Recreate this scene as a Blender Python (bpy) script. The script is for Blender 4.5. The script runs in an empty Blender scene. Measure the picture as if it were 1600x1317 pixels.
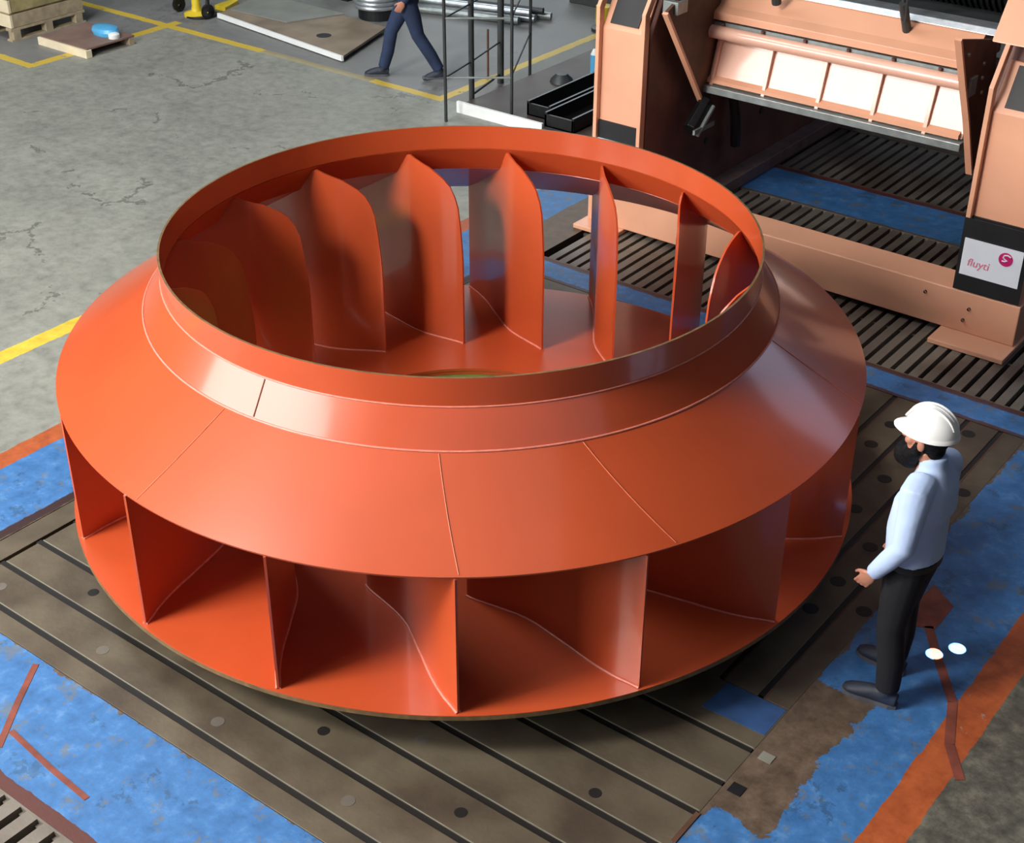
import bpy, bmesh, math, random
from mathutils import Vector, Matrix
random.seed(7)
PI = math.pi
scn = bpy.context.scene
COL = scn.collection

# ------------------------------------------------------------------ camera
# u runs away from the viewer across the shop grid, v to the left; world = (-v, u, z)
def W(u, v, z=0.0): return Vector((-v, u, z))
TH = math.radians(50.5)
def oldvec(x, y, z):
    u = x*math.cos(TH) + y*math.sin(TH); v = -x*math.sin(TH) + y*math.cos(TH)
    return Vector((-v, u, z))
FPX, PITCH, ROLL, YAW, DIST, CH = 2261.25, 0.549845, 0.005099, 0.037786, 7.522474, 5.133287
F = (math.sin(YAW)*math.cos(PITCH), math.cos(YAW)*math.cos(PITCH), -math.sin(PITCH))
R0 = Vector((math.cos(YAW), -math.sin(YAW), 0)); U0 = R0.cross(Vector(F))
Rv = math.cos(ROLL)*R0 + math.sin(ROLL)*U0; Uv = -math.sin(ROLL)*R0 + math.cos(ROLL)*U0
cam_d = bpy.data.cameras.new('camera'); cam = bpy.data.objects.new('camera', cam_d); COL.objects.link(cam)
rR, rU, rF = oldvec(*Rv), oldvec(*Uv), oldvec(*F)
M = Matrix.Identity(4)
for i in range(3):
    M[i][0] = rR[i]; M[i][1] = rU[i]; M[i][2] = -rF[i]
M.translation = oldvec(0, -DIST, CH)
cam.matrix_world = M
cam_d.sensor_fit = 'HORIZONTAL'; cam_d.sensor_width = 36; cam_d.lens = 36*FPX/1600
cam_d.clip_end = 200
scn.camera = cam

# ------------------------------------------------------------------ world, lights, exposure
scn.view_settings.view_transform = 'Standard'; scn.view_settings.look = 'None'
scn.view_settings.gamma = 1; scn.view_settings.use_curve_mapping = False
scn.view_settings.exposure = 0.0
world = bpy.data.worlds.new('world'); scn.world = world; world.use_nodes = True
bg = world.node_tree.nodes['Background']; bg.inputs[0].default_value = (0.62, 0.72, 0.85, 1); bg.inputs[1].default_value = 0.022

def area(name, az, el, dist, w, h, power, col, aim=(0, 0, 1.2)):
    """window, roof or added fill light seen from the wheel at bearing az (uv degrees) and elevation el"""
    a, e = math.radians(az), math.radians(el)
    p = W(dist*math.cos(e)*math.cos(a), dist*math.cos(e)*math.sin(a), dist*math.sin(e)+1.2)
    l = bpy.data.lights.new(name, 'AREA'); l.shape = 'RECTANGLE'; l.size = w; l.size_y = h
    l.energy = power; l.color = col
    o = bpy.data.objects.new(name, l); COL.objects.link(o); o.location = p
    o.rotation_euler = (Vector(aim)-p).to_track_quat('-Z', 'Y').to_euler()
    return o
area('bay_door_light', 151, 18.5, 12, 9.6, 4.2, 1550, (1.0, 0.97, 0.94))
area('clerestory_light', 232, 30, 13, 15, 2.0, 85, (0.76, 0.80, 1.0))
area('roof_light', 160, 38, 10.5, 2.4, 1.7, 1200, (1.0, 0.94, 0.88))
area('roof_haze_light', 200, 75, 12, 10, 5.0, 130, (1.0, 0.86, 0.80))
area('far_window_light', -20, 25, 14, 4.5, 2.6, 95, (0.66, 0.72, 1.0))
area('rear_fill_light', 36, 12, 17, 5.0, 3.4, 230, (0.86, 0.95, 1.0), aim=(0, 5, 0))  # added fill behind the portal, no known door; brightens the floor under it
area('rear_roof_light', 92, 52, 15, 8, 4, 1000, (0.95, 0.98, 1.0), aim=(-6, 5, 0))
def beam_spot(u, v, r, power):
    h = 5.6
    l = bpy.data.lights.new('roof_hole_sunbeam', 'SPOT'); l.energy = power; l.spot_size = 2*math.atan(r/h)
    l.spot_blend = 0.35; l.shadow_soft_size = 0.001; l.color = (1, .98, .95)
    o = bpy.data.objects.new('roof_hole_sunbeam', l); COL.objects.link(o); o.location = W(u, v, h)
beam_spot(0.35, -2.96, 0.04, 20000); beam_spot(0.47, -3.04, 0.047, 20000)

# ------------------------------------------------------------------ materials
def mat(name, rgb, rough=0.5, metal=0.0, var=0.10, scale=6.0, bump=0.0, bscale=60.0, coat=0.0, spec=0.5, rgb2=None, thr=None, emis=None):
    m = bpy.data.materials.new(name); m.use_nodes = True
    nt = m.node_tree; N = nt.nodes; L = nt.links; b = N['Principled BSDF']
    b.inputs['Roughness'].default_value = rough; b.inputs['Metallic'].default_value = metal
    b.inputs['Specular IOR Level'].default_value = spec
    b.inputs['Coat Weight'].default_value = coat; b.inputs['Coat Roughness'].default_value = 0.12
    tc = N.new('ShaderNodeTexCoord'); no = N.new('ShaderNodeTexNoise'); no.inputs['Scale'].default_value = scale
    no.inputs['Detail'].default_value = 6; L.new(tc.outputs['Object'], no.inputs['Vector'])
    cr = N.new('ShaderNodeValToRGB'); L.new(no.outputs['Fac'], cr.inputs['Fac'])
    c2 = rgb2 or tuple(c*(1-var*2) for c in rgb); c1 = rgb if rgb2 else tuple(min(1, c*(1+var)) for c in rgb)
    lo, hi = thr or (0.3, 0.7)
    cr.color_ramp.elements[0].position = lo; cr.color_ramp.elements[0].color = (*c2, 1)
    cr.color_ramp.elements[1].position = hi; cr.color_ramp.elements[1].color = (*c1, 1)
    L.new(cr.outputs['Color'], b.inputs['Base Color'])
    if bump:
        n2 = N.new('ShaderNodeTexNoise'); n2.inputs['Scale'].default_value = bscale; L.new(tc.outputs['Object'], n2.inputs['Vector'])
        bp = N.new('ShaderNodeBump'); bp.inputs['Strength'].default_value = bump; bp.inputs['Distance'].default_value = 0.01
        L.new(n2.outputs['Fac'], bp.inputs['Height']); L.new(bp.outputs['Normal'], b.inputs['Normal'])
    return m
def s2l(r, g, b):
    f = lambda c: (c/255/12.92) if c/255 <= 0.04045 else ((c/255+0.055)/1.055)**2.4
    return (f(r), f(g), f(b))
RED = mat('red_oxide_paint', s2l(190, 80, 42), rough=0.36, var=0.05, scale=1.6, bump=0.02, bscale=3.0, coat=0.55)
WELD = mat('welded_bead_paint', s2l(226, 138, 120), rough=0.35, var=0.08, scale=30)
SEAM = mat('seam_paint', s2l(204, 108, 76), rough=0.4, var=0.1, scale=30)
BRASS = mat('bare_cut_edge', s2l(120, 96, 62), rough=0.5, var=0.2, scale=20)
GREEN = mat('green_machine_paint', s2l(112, 140, 62), rough=0.5, var=0.15, scale=5)
PEACH = mat('peach_machine_paint', s2l(226, 168, 136), rough=0.42, var=0.05, scale=2.0, coat=0.1)
PEACHG = mat('glossy_peach_panel', s2l(232, 184, 162), rough=0.30, var=0.04, scale=5.0, coat=0.7)
RAILM = mat('brown_grey_rail_steel', s2l(120, 100, 94), rough=0.6, var=0.15)
BROWN = mat('dark_brown_steel', s2l(112, 74, 64), rough=0.6, var=0.2, scale=3)  # dark brown for side frames, some bolts and one seam
RUST = mat('rusty_brown_steel', s2l(92, 62, 46), rough=0.65, var=0.25, scale=5)
BLACK = mat('black_paint', s2l(24, 27, 30), rough=0.5, var=0.15)
BLACKG = mat('black_rubber', s2l(20, 22, 24), rough=0.38, var=0.2, scale=20)
DGREY = mat('dark_grey_steel', s2l(62, 66, 68), rough=0.5, metal=0.2, var=0.15)
LGREY = mat('grey_galvanised_steel', s2l(150, 160, 160), rough=0.4, metal=0.5, var=0.12, scale=10)
SILVER = mat('bright_galvanised_wire', s2l(190, 198, 204), rough=0.33, metal=0.7, var=0.15, scale=10)
WHITE = mat('white_paint', s2l(232, 238, 238), rough=0.5, var=0.03)
BEDM = mat('machined_bed_steel', s2l(104, 95, 78), rough=0.52, metal=0.25, var=0.1, scale=2.2, rgb2=s2l(76, 66, 55), thr=(0.35, 0.62), bump=0.12, bscale=30)
BEDHOLE = mat('black_recess_shade', s2l(16, 14, 12), rough=0.6)  # black that paints the shade inside slots and bolt holes
PLUG = mat('grey_plugged_hole', s2l(112, 106, 98), rough=0.5, metal=0.3)
LIP = mat('pale_edge_steel', s2l(150, 152, 138), rough=0.45, metal=0.4)  # pale grey for slot edge strips and an end block
GRATE = mat('grate_steel', s2l(124, 118, 108), rough=0.5, metal=0.3, var=0.1, scale=1.4, rgb2=s2l(90, 78, 70), thr=(0.4, 0.6), bump=0.1)
PIT = mat('dark_pit', s2l(18, 14, 12), rough=0.8)
REDP = mat('red_brown_paint_line', s2l(128, 66, 50), rough=0.6, var=0.2, scale=9)
WOOD = mat('pale_pallet_wood', s2l(182, 168, 140), rough=0.75, var=0.14, scale=9)
CREAM = mat('cream_timber', s2l(232, 220, 190), rough=0.7, var=0.05)
YBOARD = mat('yellowish_board', s2l(178, 166, 118), rough=0.75, var=0.2, scale=6)
BRPLATE = mat('brown_plywood', s2l(128, 104, 94), rough=0.6, var=0.12, scale=5)
BLUEC = mat('blue_plastic', s2l(90, 180, 232), rough=0.35, var=0.1)
YELLOW = mat('yellow_paint', s2l(222, 196, 50), rough=0.45, var=0.08)
LIME = mat('lime_green_paint', s2l(150, 170, 30), rough=0.5, var=0.12)
SLABG = mat('grey_sheet_steel', s2l(134, 138, 132), rough=0.5, var=0.08, scale=3)
SLABB = mat('brown_grey_plate', s2l(140, 126, 108), rough=0.6, var=0.15, scale=3)
PLATF = mat('dark_brown_deck', s2l(82, 72, 68), rough=0.55, var=0.18, scale=2.0)
SHIRT = mat('pale_blue_shirt_cotton', s2l(180, 202, 238), rough=0.8, var=0.04, scale=4, bump=0.9, bscale=7)
TROUS = mat('black_trouser_cloth', s2l(13, 14, 22), rough=0.85, var=0.2)
NAVY = mat('navy_work_clothes', s2l(36, 52, 84), rough=0.85, var=0.15, bump=0.2, bscale=12)
SKIN = mat('skin', s2l(186, 128, 104), rough=0.5, var=0.05, scale=10)
HAIR = mat('black_hair', s2l(9, 9, 12), rough=0.7, spec=0.2, var=0.3, scale=60, bump=0.6, bscale=120)
SHOE = mat('dark_blue_grey_shoe', s2l(38, 46, 62), rough=0.6, var=0.2)
SOLE = mat('grey_shoe_sole', s2l(84, 84, 90), rough=0.7)
HELM = mat('white_helmet_plastic', s2l(242, 244, 242), rough=0.28, var=0.01, coat=0.4)
EYEM = mat('dark_eye', s2l(20, 16, 14), rough=0.2)
MAG = mat('magenta_print', s2l(196, 30, 110), rough=0.5, var=0.03)
PINKT = mat('pink_print', s2l(224, 120, 150), rough=0.5, var=0.03)
SIGNW = mat('white_sign_sheet', s2l(226, 234, 244), rough=0.45, var=0.02)

# floor: one procedural material laid out in metres on the shop grid
def floor_material():
    m = bpy.data.materials.new('painted_shop_floor'); m.use_nodes = True
    nt = m.node_tree; N = nt.nodes; L = nt.links; b = N['Principled BSDF']
    tc = N.new('ShaderNodeTexCoord')
    def noise(scale, detail=5, rough=0.6, src=None):
        n = N.new('ShaderNodeTexNoise'); n.inputs['Scale'].default_value = scale; n.inputs['Detail'].default_value = detail
        n.inputs['Roughness'].default_value = rough; L.new(src or tc.outputs['Object'], n.inputs['Vector']); return n
    def math_(op, a, b_=None, c=None):
        n = N.new('ShaderNodeMath'); n.operation = op
        for i, x in enumerate((a, b_, c)):
            if x is None: continue
            if isinstance(x, (int, float)): n.inputs[i].default_value = x
            else: L.new(x, n.inputs[i])
        return n.outputs[0]
    def ramp(src, stops):
        r = N.new('ShaderNodeValToRGB'); L.new(src, r.inputs['Fac'])
        e = r.color_ramp.elements
        e[0].position, e[0].color = stops[0][0], (*stops[0][1], 1); e[1].position, e[1].color = stops[-1][0], (*stops[-1][1], 1)
        for p, c in stops[1:-1]:
            k = e.new(p); k.color = (*c, 1)
        return r.outputs['Color']
    def mix(fac, a, b_):
        n = N.new('ShaderNodeMix'); n.data_type = 'RGBA'
        if isinstance(fac, (int, float)): n.inputs[0].default_value = fac
        else: L.new(fac, n.inputs[0])
        for i, x in ((6, a), (7, b_)):
            if isinstance(x, tuple): n.inputs[i].default_value = (*x, 1)
            else: L.new(x, n.inputs[i])
        return n.outputs[2]
    # wobbled coordinates for ragged paint edges
    nz = noise(5.0, 6, 0.7); sub = N.new('ShaderNodeVectorMath'); sub.operation = 'SUBTRACT'
    L.new(nz.outputs['Color'], sub.inputs[0]); sub.inputs[1].default_value = (.5, .5, .5)
    def coords(amp):
        sc = N.new('ShaderNodeVectorMath'); sc.operation = 'SCALE'; L.new(sub.outputs[0], sc.inputs[0]); sc.inputs['Scale'].default_value = amp
        ad = N.new('ShaderNodeVectorMath'); ad.operation = 'ADD'; L.new(sc.outputs[0], ad.inputs[0]); L.new(tc.outputs['Object'], ad.inputs[1])
        sp = N.new('ShaderNodeSeparateXYZ'); L.new(ad.outputs[0], sp.inputs[0]); return sp
    cs = {'crisp': coords(0.05), 'rag': coords(0.22)}
    def rect(u0, u1, v0, v1, k='crisp'):
        s = cs[k]
        a = math_('COMPARE', s.outputs[1], (u0+u1)/2, abs(u1-u0)/2)
        c = math_('COMPARE', s.outputs[0], -(v0+v1)/2, abs(v1-v0)/2)
        return math_('MULTIPLY', a, c)
    def union(lst):
        r = lst[0]
        for x in lst[1:]: r = math_('MAXIMUM', r, x)
        return r
    big = noise(0.9, 8, 0.65); fine = noise(9, 8, 0.7); spots = noise(2.6, 10, 0.75); wear = noise(5.5, 10, 0.8)
    conc = ramp(fine.outputs['Fac'], [(0.30, s2l(98, 102, 96)), (0.5, s2l(142, 145, 136)), (0.72, s2l(168, 170, 160))])
    conc2 = ramp(big.outputs['Fac'], [(0.35, s2l(112, 114, 108)), (0.65, s2l(156, 158, 148))])
    c = mix(0.5, conc, conc2)
    # cracks and chipped spots
    vo = N.new('ShaderNodeTexVoronoi'); vo.feature = 'DISTANCE_TO_EDGE'; vo.inputs['Scale'].default_value = 0.55
    wv = N.new('ShaderNodeVectorMath'); wv.operation = 'ADD'; sc2 = N.new('ShaderNodeVectorMath'); sc2.operation = 'SCALE'; sc2.inputs['Scale'].default_value = 0.5
    L.new(sub.outputs[0], sc2.inputs[0]); L.new(sc2.outputs[0], wv.inputs[0]); L.new(tc.outputs['Object'], wv.inputs[1]); L.new(wv.outputs[0], vo.inputs['Vector'])
    crack = math_('MULTIPLY', math_('LESS_THAN', vo.outputs['Distance'], 0.012), math_('GREATER_THAN', big.outputs['Fac'], 0.53))
    chip = math_('GREATER_THAN', spots.outputs['Fac'], 0.69)
    c = mix(math_('MULTIPLY', math_('MAXIMUM', crack, chip), 0.55), c, s2l(70, 72, 66))
    # darker, bluish yard floor beyond the yellow lines and dirty concrete with painted dim light at the right
    c = mix(math_('MULTIPLY', union([rect(5.62, 30, 4.9, 30), rect(3.62, 30, 9.3, 30)]), 0.6), c, s2l(104, 104, 110))
    c = mix(math_('MULTIPLY', rect(5.62, 30, -3, 4.9), 0.75), c, s2l(104, 104, 98))
    c = mix(math_('MULTIPLY', rect(-20, 30, -30, -3.4), 0.85), c, ramp(fine.outputs['Fac'], [(0.35, s2l(44, 40, 32)), (0.5, s2l(74, 70, 58)), (0.68, s2l(112, 106, 90))]))  # rough dirty concrete, with the dimmer light there painted in
    # blue border around the bed, its wear and its orange lines
    lightwear = math_('GREATER_THAN', wear.outputs['Fac'], 0.57)
    blue = ramp(fine.outputs['Fac'], [(0.3, s2l(44, 90, 140)), (0.55, s2l(60, 114, 172)), (0.8, s2l(104, 148, 192))])
    blue = mix(math_('MULTIPLY', lightwear, 0.6), blue, s2l(104, 104, 88))
    blue = mix(math_('MULTIPLY', math_('GREATER_THAN', spots.outputs['Fac'], 0.58), 0.45), blue, s2l(40, 62, 78))
    brown = ramp(fine.outputs['Fac'], [(0.3, s2l(66, 54, 44)), (0.7, s2l(112, 96, 80))])
    c = mix(rect(-3.25, 5.3, -3.24, 2.58), c, blue)
    c = mix(rect(-2.62, 2.80, -2.56, 1.92, 'rag'), c, brown)
    c = mix(rect(-1.33, -0.22, -2.86, -2.3, 'rag'), c, brown)
    c = mix(rect(3.07, 5.46, -2.9, 2.13), c, brown)
    c = mix(rect(5.3, 8.2, -2.9, 2.6), c, brown)
    c = mix(rect(5.46, 6.07, -2.6, 1.35), c, blue)
    c = mix(rect(6.07, 6.14, -2.6, 1.35), c, s2l(84, 40, 34))
    c = mix(rect(-6, -3.25, -3.2, 2.6), c, s2l(84, 44, 38))
    orw = math_('LESS_THAN', wear.outputs['Fac'], 0.63)
    orange = ramp(fine.outputs['Fac'], [(0.3, s2l(140, 64, 28)), (0.7, s2l(184, 94, 46))])
    c = mix(math_('MULTIPLY', union([rect(-5, 3.4, -3.40, -3.21), rect(-3.2, 3.4, 2.53, 2.69)]), orw), c, orange)
    # thin red-brown edge lines
    c = mix(math_('MULTIPLY', union([rect(-2.12, 2.8, 1.90, 1.96), rect(2.76, 2.82, -2.6, 1.9), rect(3.05, 3.11, -2.6, 1.8)]), 0.8), c, s2l(70, 32, 26))
    c = mix(math_('MULTIPLY', rect(-2.2, 2.8, 1.885, 1.955), 0.92), c, s2l(46, 24, 20))
    yel = ramp(fine.outputs['Fac'], [(0.3, s2l(196, 166, 52)), (0.7, s2l(226, 204, 74))])
    yw = math_('LESS_THAN', wear.outputs['Fac'], 0.60)
    c = mix(math_('MULTIPLY', rect(-6, 1.3, 3.70, 3.86), math_('LESS_THAN', wear.outputs['Fac'], 0.68)), c, yel)
    yl = union([rect(5.55, 5.67, 4.85, 11.5), rect(5.6, 10.5, 4.84, 4.96), rect(3.55, 3.67, 9.2, 12), rect(3.6, 5.8, 9.18, 9.32)])
    yw = math_('MULTIPLY', yw, math_('SUBTRACT', 1.0, math_('MULTIPLY', rect(5.4, 5.8, 5.9, 7.6, 'rag'), 0.7)))
    c = mix(math_('MULTIPLY', yl, yw), c, s2l(204, 176, 66))
    L.new(c, b.inputs['Base Color'])
    rr = math_('ADD', math_('MULTIPLY', fine.outputs['Fac'], 0.3), 0.38); L.new(rr, b.inputs['Roughness'])
    bp = N.new('ShaderNodeBump'); bp.inputs['Strength'].default_value = 0.25; bp.inputs['Distance'].default_value = 0.01
    L.new(fine.outputs['Fac'], bp.inputs['Height']); L.new(bp.outputs['Normal'], b.inputs['Normal'])
    return m
FLOOR = floor_material()

# ------------------------------------------------------------------ mesh helpers
class MB:
    def __init__(s): s.v = []; s.f = []; s.mi = []; s.m = 0
    def add(s, vs, fs):
        k = len(s.v); s.v += [Vector(p) for p in vs]
        for f in fs: s.f.append([i+k for i in f]); s.mi.append(s.m)
        return s
    def box(s, u0, u1, v0, v1, z0, z1):
        P = [W(u, v, z) for z in (z0, z1) for u, v in ((u0, v0), (u1, v0), (u1, v1), (u0, v1))]
        return s.add(P, [(0, 1, 2, 3), (7, 6, 5, 4), (0, 4, 5, 1), (1, 5, 6, 2), (2, 6, 7, 3), (3, 7, 4, 0)])
    def prism(s, pts, d):
        """pts: list of Vectors of a planar polygon, extruded by vector d"""
        n = len(pts); d = Vector(d); P = [Vector(p) for p in pts] + [Vector(p)+d for p in pts]
        return s.add(P, [list(range(n)), list(range(2*n-1, n-1, -1))] + [(i, i+n, (i+1) % n+n, (i+1) % n) for i in range(n)])
    def prism_uz(s, pts, v0, v1): return s.prism([W(u, v0, z) for u, z in pts], W(0, v1-v0, 0))
    def prism_uv(s, pts, z0, z1): return s.prism([W(u, v, z0) for u, v in pts], (0, 0, z1-z0))
    def tube(s, pts, r, n=10, cap=True):
        pts = [Vector(p) for p in pts]; rr = r if isinstance(r, (list, tuple)) else [r]*len(pts)
        rings = []; prev = None
        for i, p in enumerate(pts):
            t = (pts[min(i+1, len(pts)-1)]-pts[max(i-1, 0)]).normalized()
            a = prev if prev is not None else (Vector((0, 0, 1)) if abs(t.z) < .9 else Vector((1, 0, 0)))
            x = (a - t*a.dot(t)).normalized(); y = t.cross(x); prev = x
            q = rr[i]; q = q if isinstance(q, (list, tuple)) else (q, q)
            rings.append([p + x*q[0]*math.cos(2*PI*k/n) + y*q[1]*math.sin(2*PI*k/n) for k in range(n)])
        return s.rings(rings, cap)
    def rings(s, rings, cap=True, close=False):
        n = len(rings[0]); V_ = [p for r in rings for p in r]; fs = []
        m = len(rings)
        for i in range(m if close else m-1):
            j = (i+1) % m
            for k in range(n): fs.append((i*n+k, i*n+(k+1) % n, j*n+(k+1) % n, j*n+k))
        if cap and not close:
            fs.append(list(range(n))[::-1]); fs.append([(m-1)*n+k for k in range(n)])
        return s.add(V_, fs)
    def lathe(s, prof, c=(0, 0, 0), n=48, close=False, cap=False):
        c = Vector(c)
        return s.rings([[c+Vector((r*math.cos(2*PI*k/n), r*math.sin(2*PI*k/n), z)) for k in range(n)] for r, z in prof], cap=cap, close=close)
    def ell(s, c, r, n=16, m=10, rot=None):
        c = Vector(c); R_ = rot or Matrix.Identity(3); rings = []
        for i in range(m+1):
            t = PI*(i/m)*0.998+0.003
            rings.append([c+R_@Vector((r[0]*math.sin(t)*math.cos(2*PI*k/n), r[1]*math.sin(t)*math.sin(2*PI*k/n), -r[2]*math.cos(t))) for k in range(n)])
        return s.rings(rings)
    def build(s, name, mats, parent=None, smooth=False, bevel=0, loc=None, angle=35):
        mats = mats if isinstance(mats, (list, tuple)) else [mats]
        if parent is not None:
            off = parent.matrix_basis.translation if parent.parent is None else parent.parent.matrix_basis.translation + parent.location
        else:
            if loc is None:
                xs = [p.x for p in s.v]; ys = [p.y for p in s.v]; loc = Vector(((min(xs)+max(xs))/2, (min(ys)+max(ys))/2, min(p.z for p in s.v)))
            off = Vector(loc)
        me = bpy.data.meshes.new(name); me.from_pydata([tuple(p-off) for p in s.v], [], s.f)
        for m in mats: me.materials.append(m)
        if len(mats) > 1: me.polygons.foreach_set('material_index', s.mi)
        bm = bmesh.new(); bm.from_mesh(me); bmesh.ops.recalc_face_normals(bm, faces=bm.faces)
        if bevel:
            es = [e for e in bm.edges if len(e.link_faces) == 2 and e.calc_face_angle(0) > 0.6]
            bmesh.ops.bevel(bm, geom=es, offset=bevel, segments=2, profile=0.5, affect='EDGES', clamp_overlap=True)
        if smooth:
            for f in bm.faces: f.smooth = True
            for e in bm.edges:
                if len(e.link_faces) == 2 and e.calc_face_angle(0) > math.radians(angle): e.smooth = False
        bm.to_mesh(me); bm.free()
        o = bpy.data.objects.new(name, me); COL.objects.link(o)
        if parent is not None: o.parent = parent
        else: o.location = off
        return o
def tag(o, label, cat, group=None, kind=None):
    if label: o['label'] = label
    if cat: o['category'] = cat
    if group: o['group'] = group
    if kind: o['kind'] = kind
    return o
def thing(name, loc, label, cat, group=None):
    o = bpy.data.objects.new(name, None); COL.objects.link(o); o.location = loc; o.empty_display_size = 0.2
    return tag(o, label, cat, group)
def copy_part(src, parent, rot=None, loc=None):
    c = src.copy(); COL.objects.link(c); c.parent = parent
    if rot is not None: c.rotation_euler = rot
    if loc is not None: c.location = loc
    return c
def remesh(o, voxel, smooth_it=2):
    m = o.modifiers.new('r', 'REMESH'); m.mode = 'VOXEL'; m.voxel_size = voxel; m.use_smooth_shade = True
    if smooth_it:
        q = o.modifiers.new('s', 'SMOOTH'); q.iterations = smooth_it; q.factor = 0.5
    dg = bpy.context.evaluated_depsgraph_get(); dg.update()
    me = bpy.data.meshes.new_from_object(o.evaluated_get(dg)); old = o.data; o.modifiers.clear(); o.data = me
    for p in me.polygons: p.use_smooth = True
    me.materials.clear()
    for mm in old.materials: me.materials.append(mm)
    return o

# ------------------------------------------------------------------ floor with sunken bed and grate pits
PITS = [(-2.62, 2.78, -2.55, 1.88), (3.11, 5.44, -2.6, 1.74), (6.16, 7.45, -2.6, 1.15), (-4.7, -3.32, -1.0, 1.75)]
us = sorted({-12, 34} | {p[0] for p in PITS} | {p[1] for p in PITS}); vs = sorted({-16, 30} | {p[2] for p in PITS} | {p[3] for p in PITS})
fb = MB()
for i in range(len(us)-1):
    for j in range(len(vs)-1):
        cu, cv = (us[i]+us[i+1])/2, (vs[j]+vs[j+1])/2
        if any(a < cu < b and c < cv < d for a, b, c, d in PITS): continue
        fb.add([W(us[i], vs[j], 0), W(us[i+1], vs[j], 0), W(us[i+1], vs[j+1], 0), W(us[i], vs[j+1], 0)], [(0, 1, 2, 3)])
fb.m = 1
for a, b, c, d in PITS:
    P = [W(u, v, z) for z in (0, -.14) for u, v in ((a, c), (b, c), (b, d), (a, d))]
    fb.add(P, [(0, 1, 5, 4), (1, 2, 6, 5), (2, 3, 7, 6), (3, 0, 4, 7), (4, 5, 6, 7)])
fb.m = 2   # painted hose-wide marks and the loop line on the blue border
def ribbon(mb, pts, w, z=0.0025):
    for a, b in zip(pts, pts[1:]):
        A, B = W(*a), W(*b); n = (B-A).cross(Vector((0, 0, 1))).normalized()*w/2
        mb.prism([A-n, B-n, B+n, A+n], (0, 0, z))
ribbon(fb, [(-2.66, .79), (-2.9, .62), (-3.16, .42)], .035); ribbon(fb, [(-3.05, .47), (-3.09, .1), (-3.11, -.2)], .03)
ribbon(fb, [(.55, -2.84), (.40, -2.94), (.26, -3.04), (.05, -3.19), (-.25, -3.30), (-.45, -3.44)], .05)
fb.prism_uv([(.92, -2.71), (.80, -2.88), (.55, -2.88), (.50, -2.78), (.75, -2.70)], 0, .0025)
fl = fb.build('floor', [FLOOR, PIT, REDP], loc=(0, 0, 0)); tag(fl, None, None, kind='structure')

# ------------------------------------------------------------------ slotted bed plates and grates
def strips(mb, u0, u1, v0, v1, cuts, along, gap, z0=-.13, z1=0.0):
    """plate cut into strips by slots; along='v' means slots run along v at the given u values"""
    lo, hi = (u0, u1) if along == 'v' else (v0, v1)
    e = [lo]+[x for c in cuts for x in (c-gap/2, c+gap/2)]+[hi]
    for a, b in zip(e[::2], e[1::2]):
        if along == 'v': mb.box(a, b, v0, v1, z0, z1)
        else: mb.box(u0, u1, a, b, z0, z1)
def disc(u, v, r, name, m, parent, z=0.001):
    b = MB(); b.lathe([(0.0001, z+.0005), (r, z+.0005), (r, z-.004)], W(u, v, 0), n=20); return b.build(name, m, parent)
bed = thing('slotted_bed_plate', W(-1.6, 0, 0), 'brown steel T-slot bed plate with long left-to-right slots under the front of the red wheel', 'bed plate')
b = MB(); cutsA = [-2.48, -2.22, -1.96, -1.69, -1.41, -1.17, -.89]
strips(b, -2.615, -.525, -2.549, 1.68, cutsA, 'v', .036); b.box(-2.615, -.525, 1.71, 1.875, -.13, 0)
b.build('plate', BEDM, bed, bevel=.003)
b = MB()
for c in cutsA: b.box(c-.018, c+.018, -2.54, 1.70, -.12, -.006)
b.build('slot_shade_fill', BEDHOLE, bed)  # black filler, paints the slots as dark as deep shade
b = MB()
for c in cutsA: b.box(c+.018, c+.023, -2.54, 1.68, -.001, .0008)
b.build('slot_lip', LIP, bed)
for u, v in ((-2.08, 1.04), (-2.09, -.77), (-1.6, -2.09), (-2.09, -1.66)): disc(u, v, .032, 'bolt_hole_shade', BEDHOLE, bed)
for u, v in ((-2.37, 1.5), (-2.37, .6), (-2.37, -.3), (-2.36, -1.19), (-1.84, -1.2)): disc(u, v, .035, 'plugged_hole', PLUG, bed)
b = MB(); b.box(-1.2, -1.13, -2.65, -2.58, -.01, .004); b.build('slot_end_block', BLACK, bed)
b = MB(); b.box(-.92, -.86, -2.66, -2.59, -.01, .004); b.build('slot_end_block', LIP, bed)
b = MB(); b.box(-1.63, -1.41, -2.56, -2.535, -.1, .006); b.build('end_bar', RUST, bed)
b = MB(); b.prism_uv([(-.77, -2.18), (-.53, -2.20), (-.53, -2.54), (-.76, -2.54)], 0, .002); b.build('paint_patch', mat('blue_paint_patch', s2l(52, 84, 132), var=.15, scale=8), bed)

bed2 = thing('slotted_bed_plate', W(1.1, -1.2, 0), 'brown steel T-slot bed plate with rows of round holes beside the standing man', 'bed plate')
b = MB(); cutsB = [-2.385, -2.15, -1.885, -1.62, -1.36, -1.1, -.84, -.58]
strips(b, -.52, 2.775, -2.549, 1.875, cutsB, 'u', .036); b.build('plate', BEDM, bed2, bevel=.003)
b = MB()
for c in cutsB: b.box(-.5, 2.77, c-.018, c+.018, -.12, -.006)
b.build('slot_shade_fill', BEDHOLE, bed2)  # same black filler for painted slot shade
b = MB()
for c in cutsB[:5]: b.box(-.52, 2.77, c-.026, c-.016, -.001, .0015)
b.build('slot_lip', RUST, bed2)
for u, v in ((2.09, -1.76), (1.34, -2.01), (1.76, -2.01), (.61, -2.26), (1.03, -2.26), (1.45, -2.26), (.29, -2.25), (.45, -2.50), (1.92, -2.47), (2.61, -2.22), (2.4, -1.76), (2.2, -2.26), (.9, -2.0)):
    disc(u, v, .046, 'bolt_hole_shade', BEDHOLE, bed2)

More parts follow.
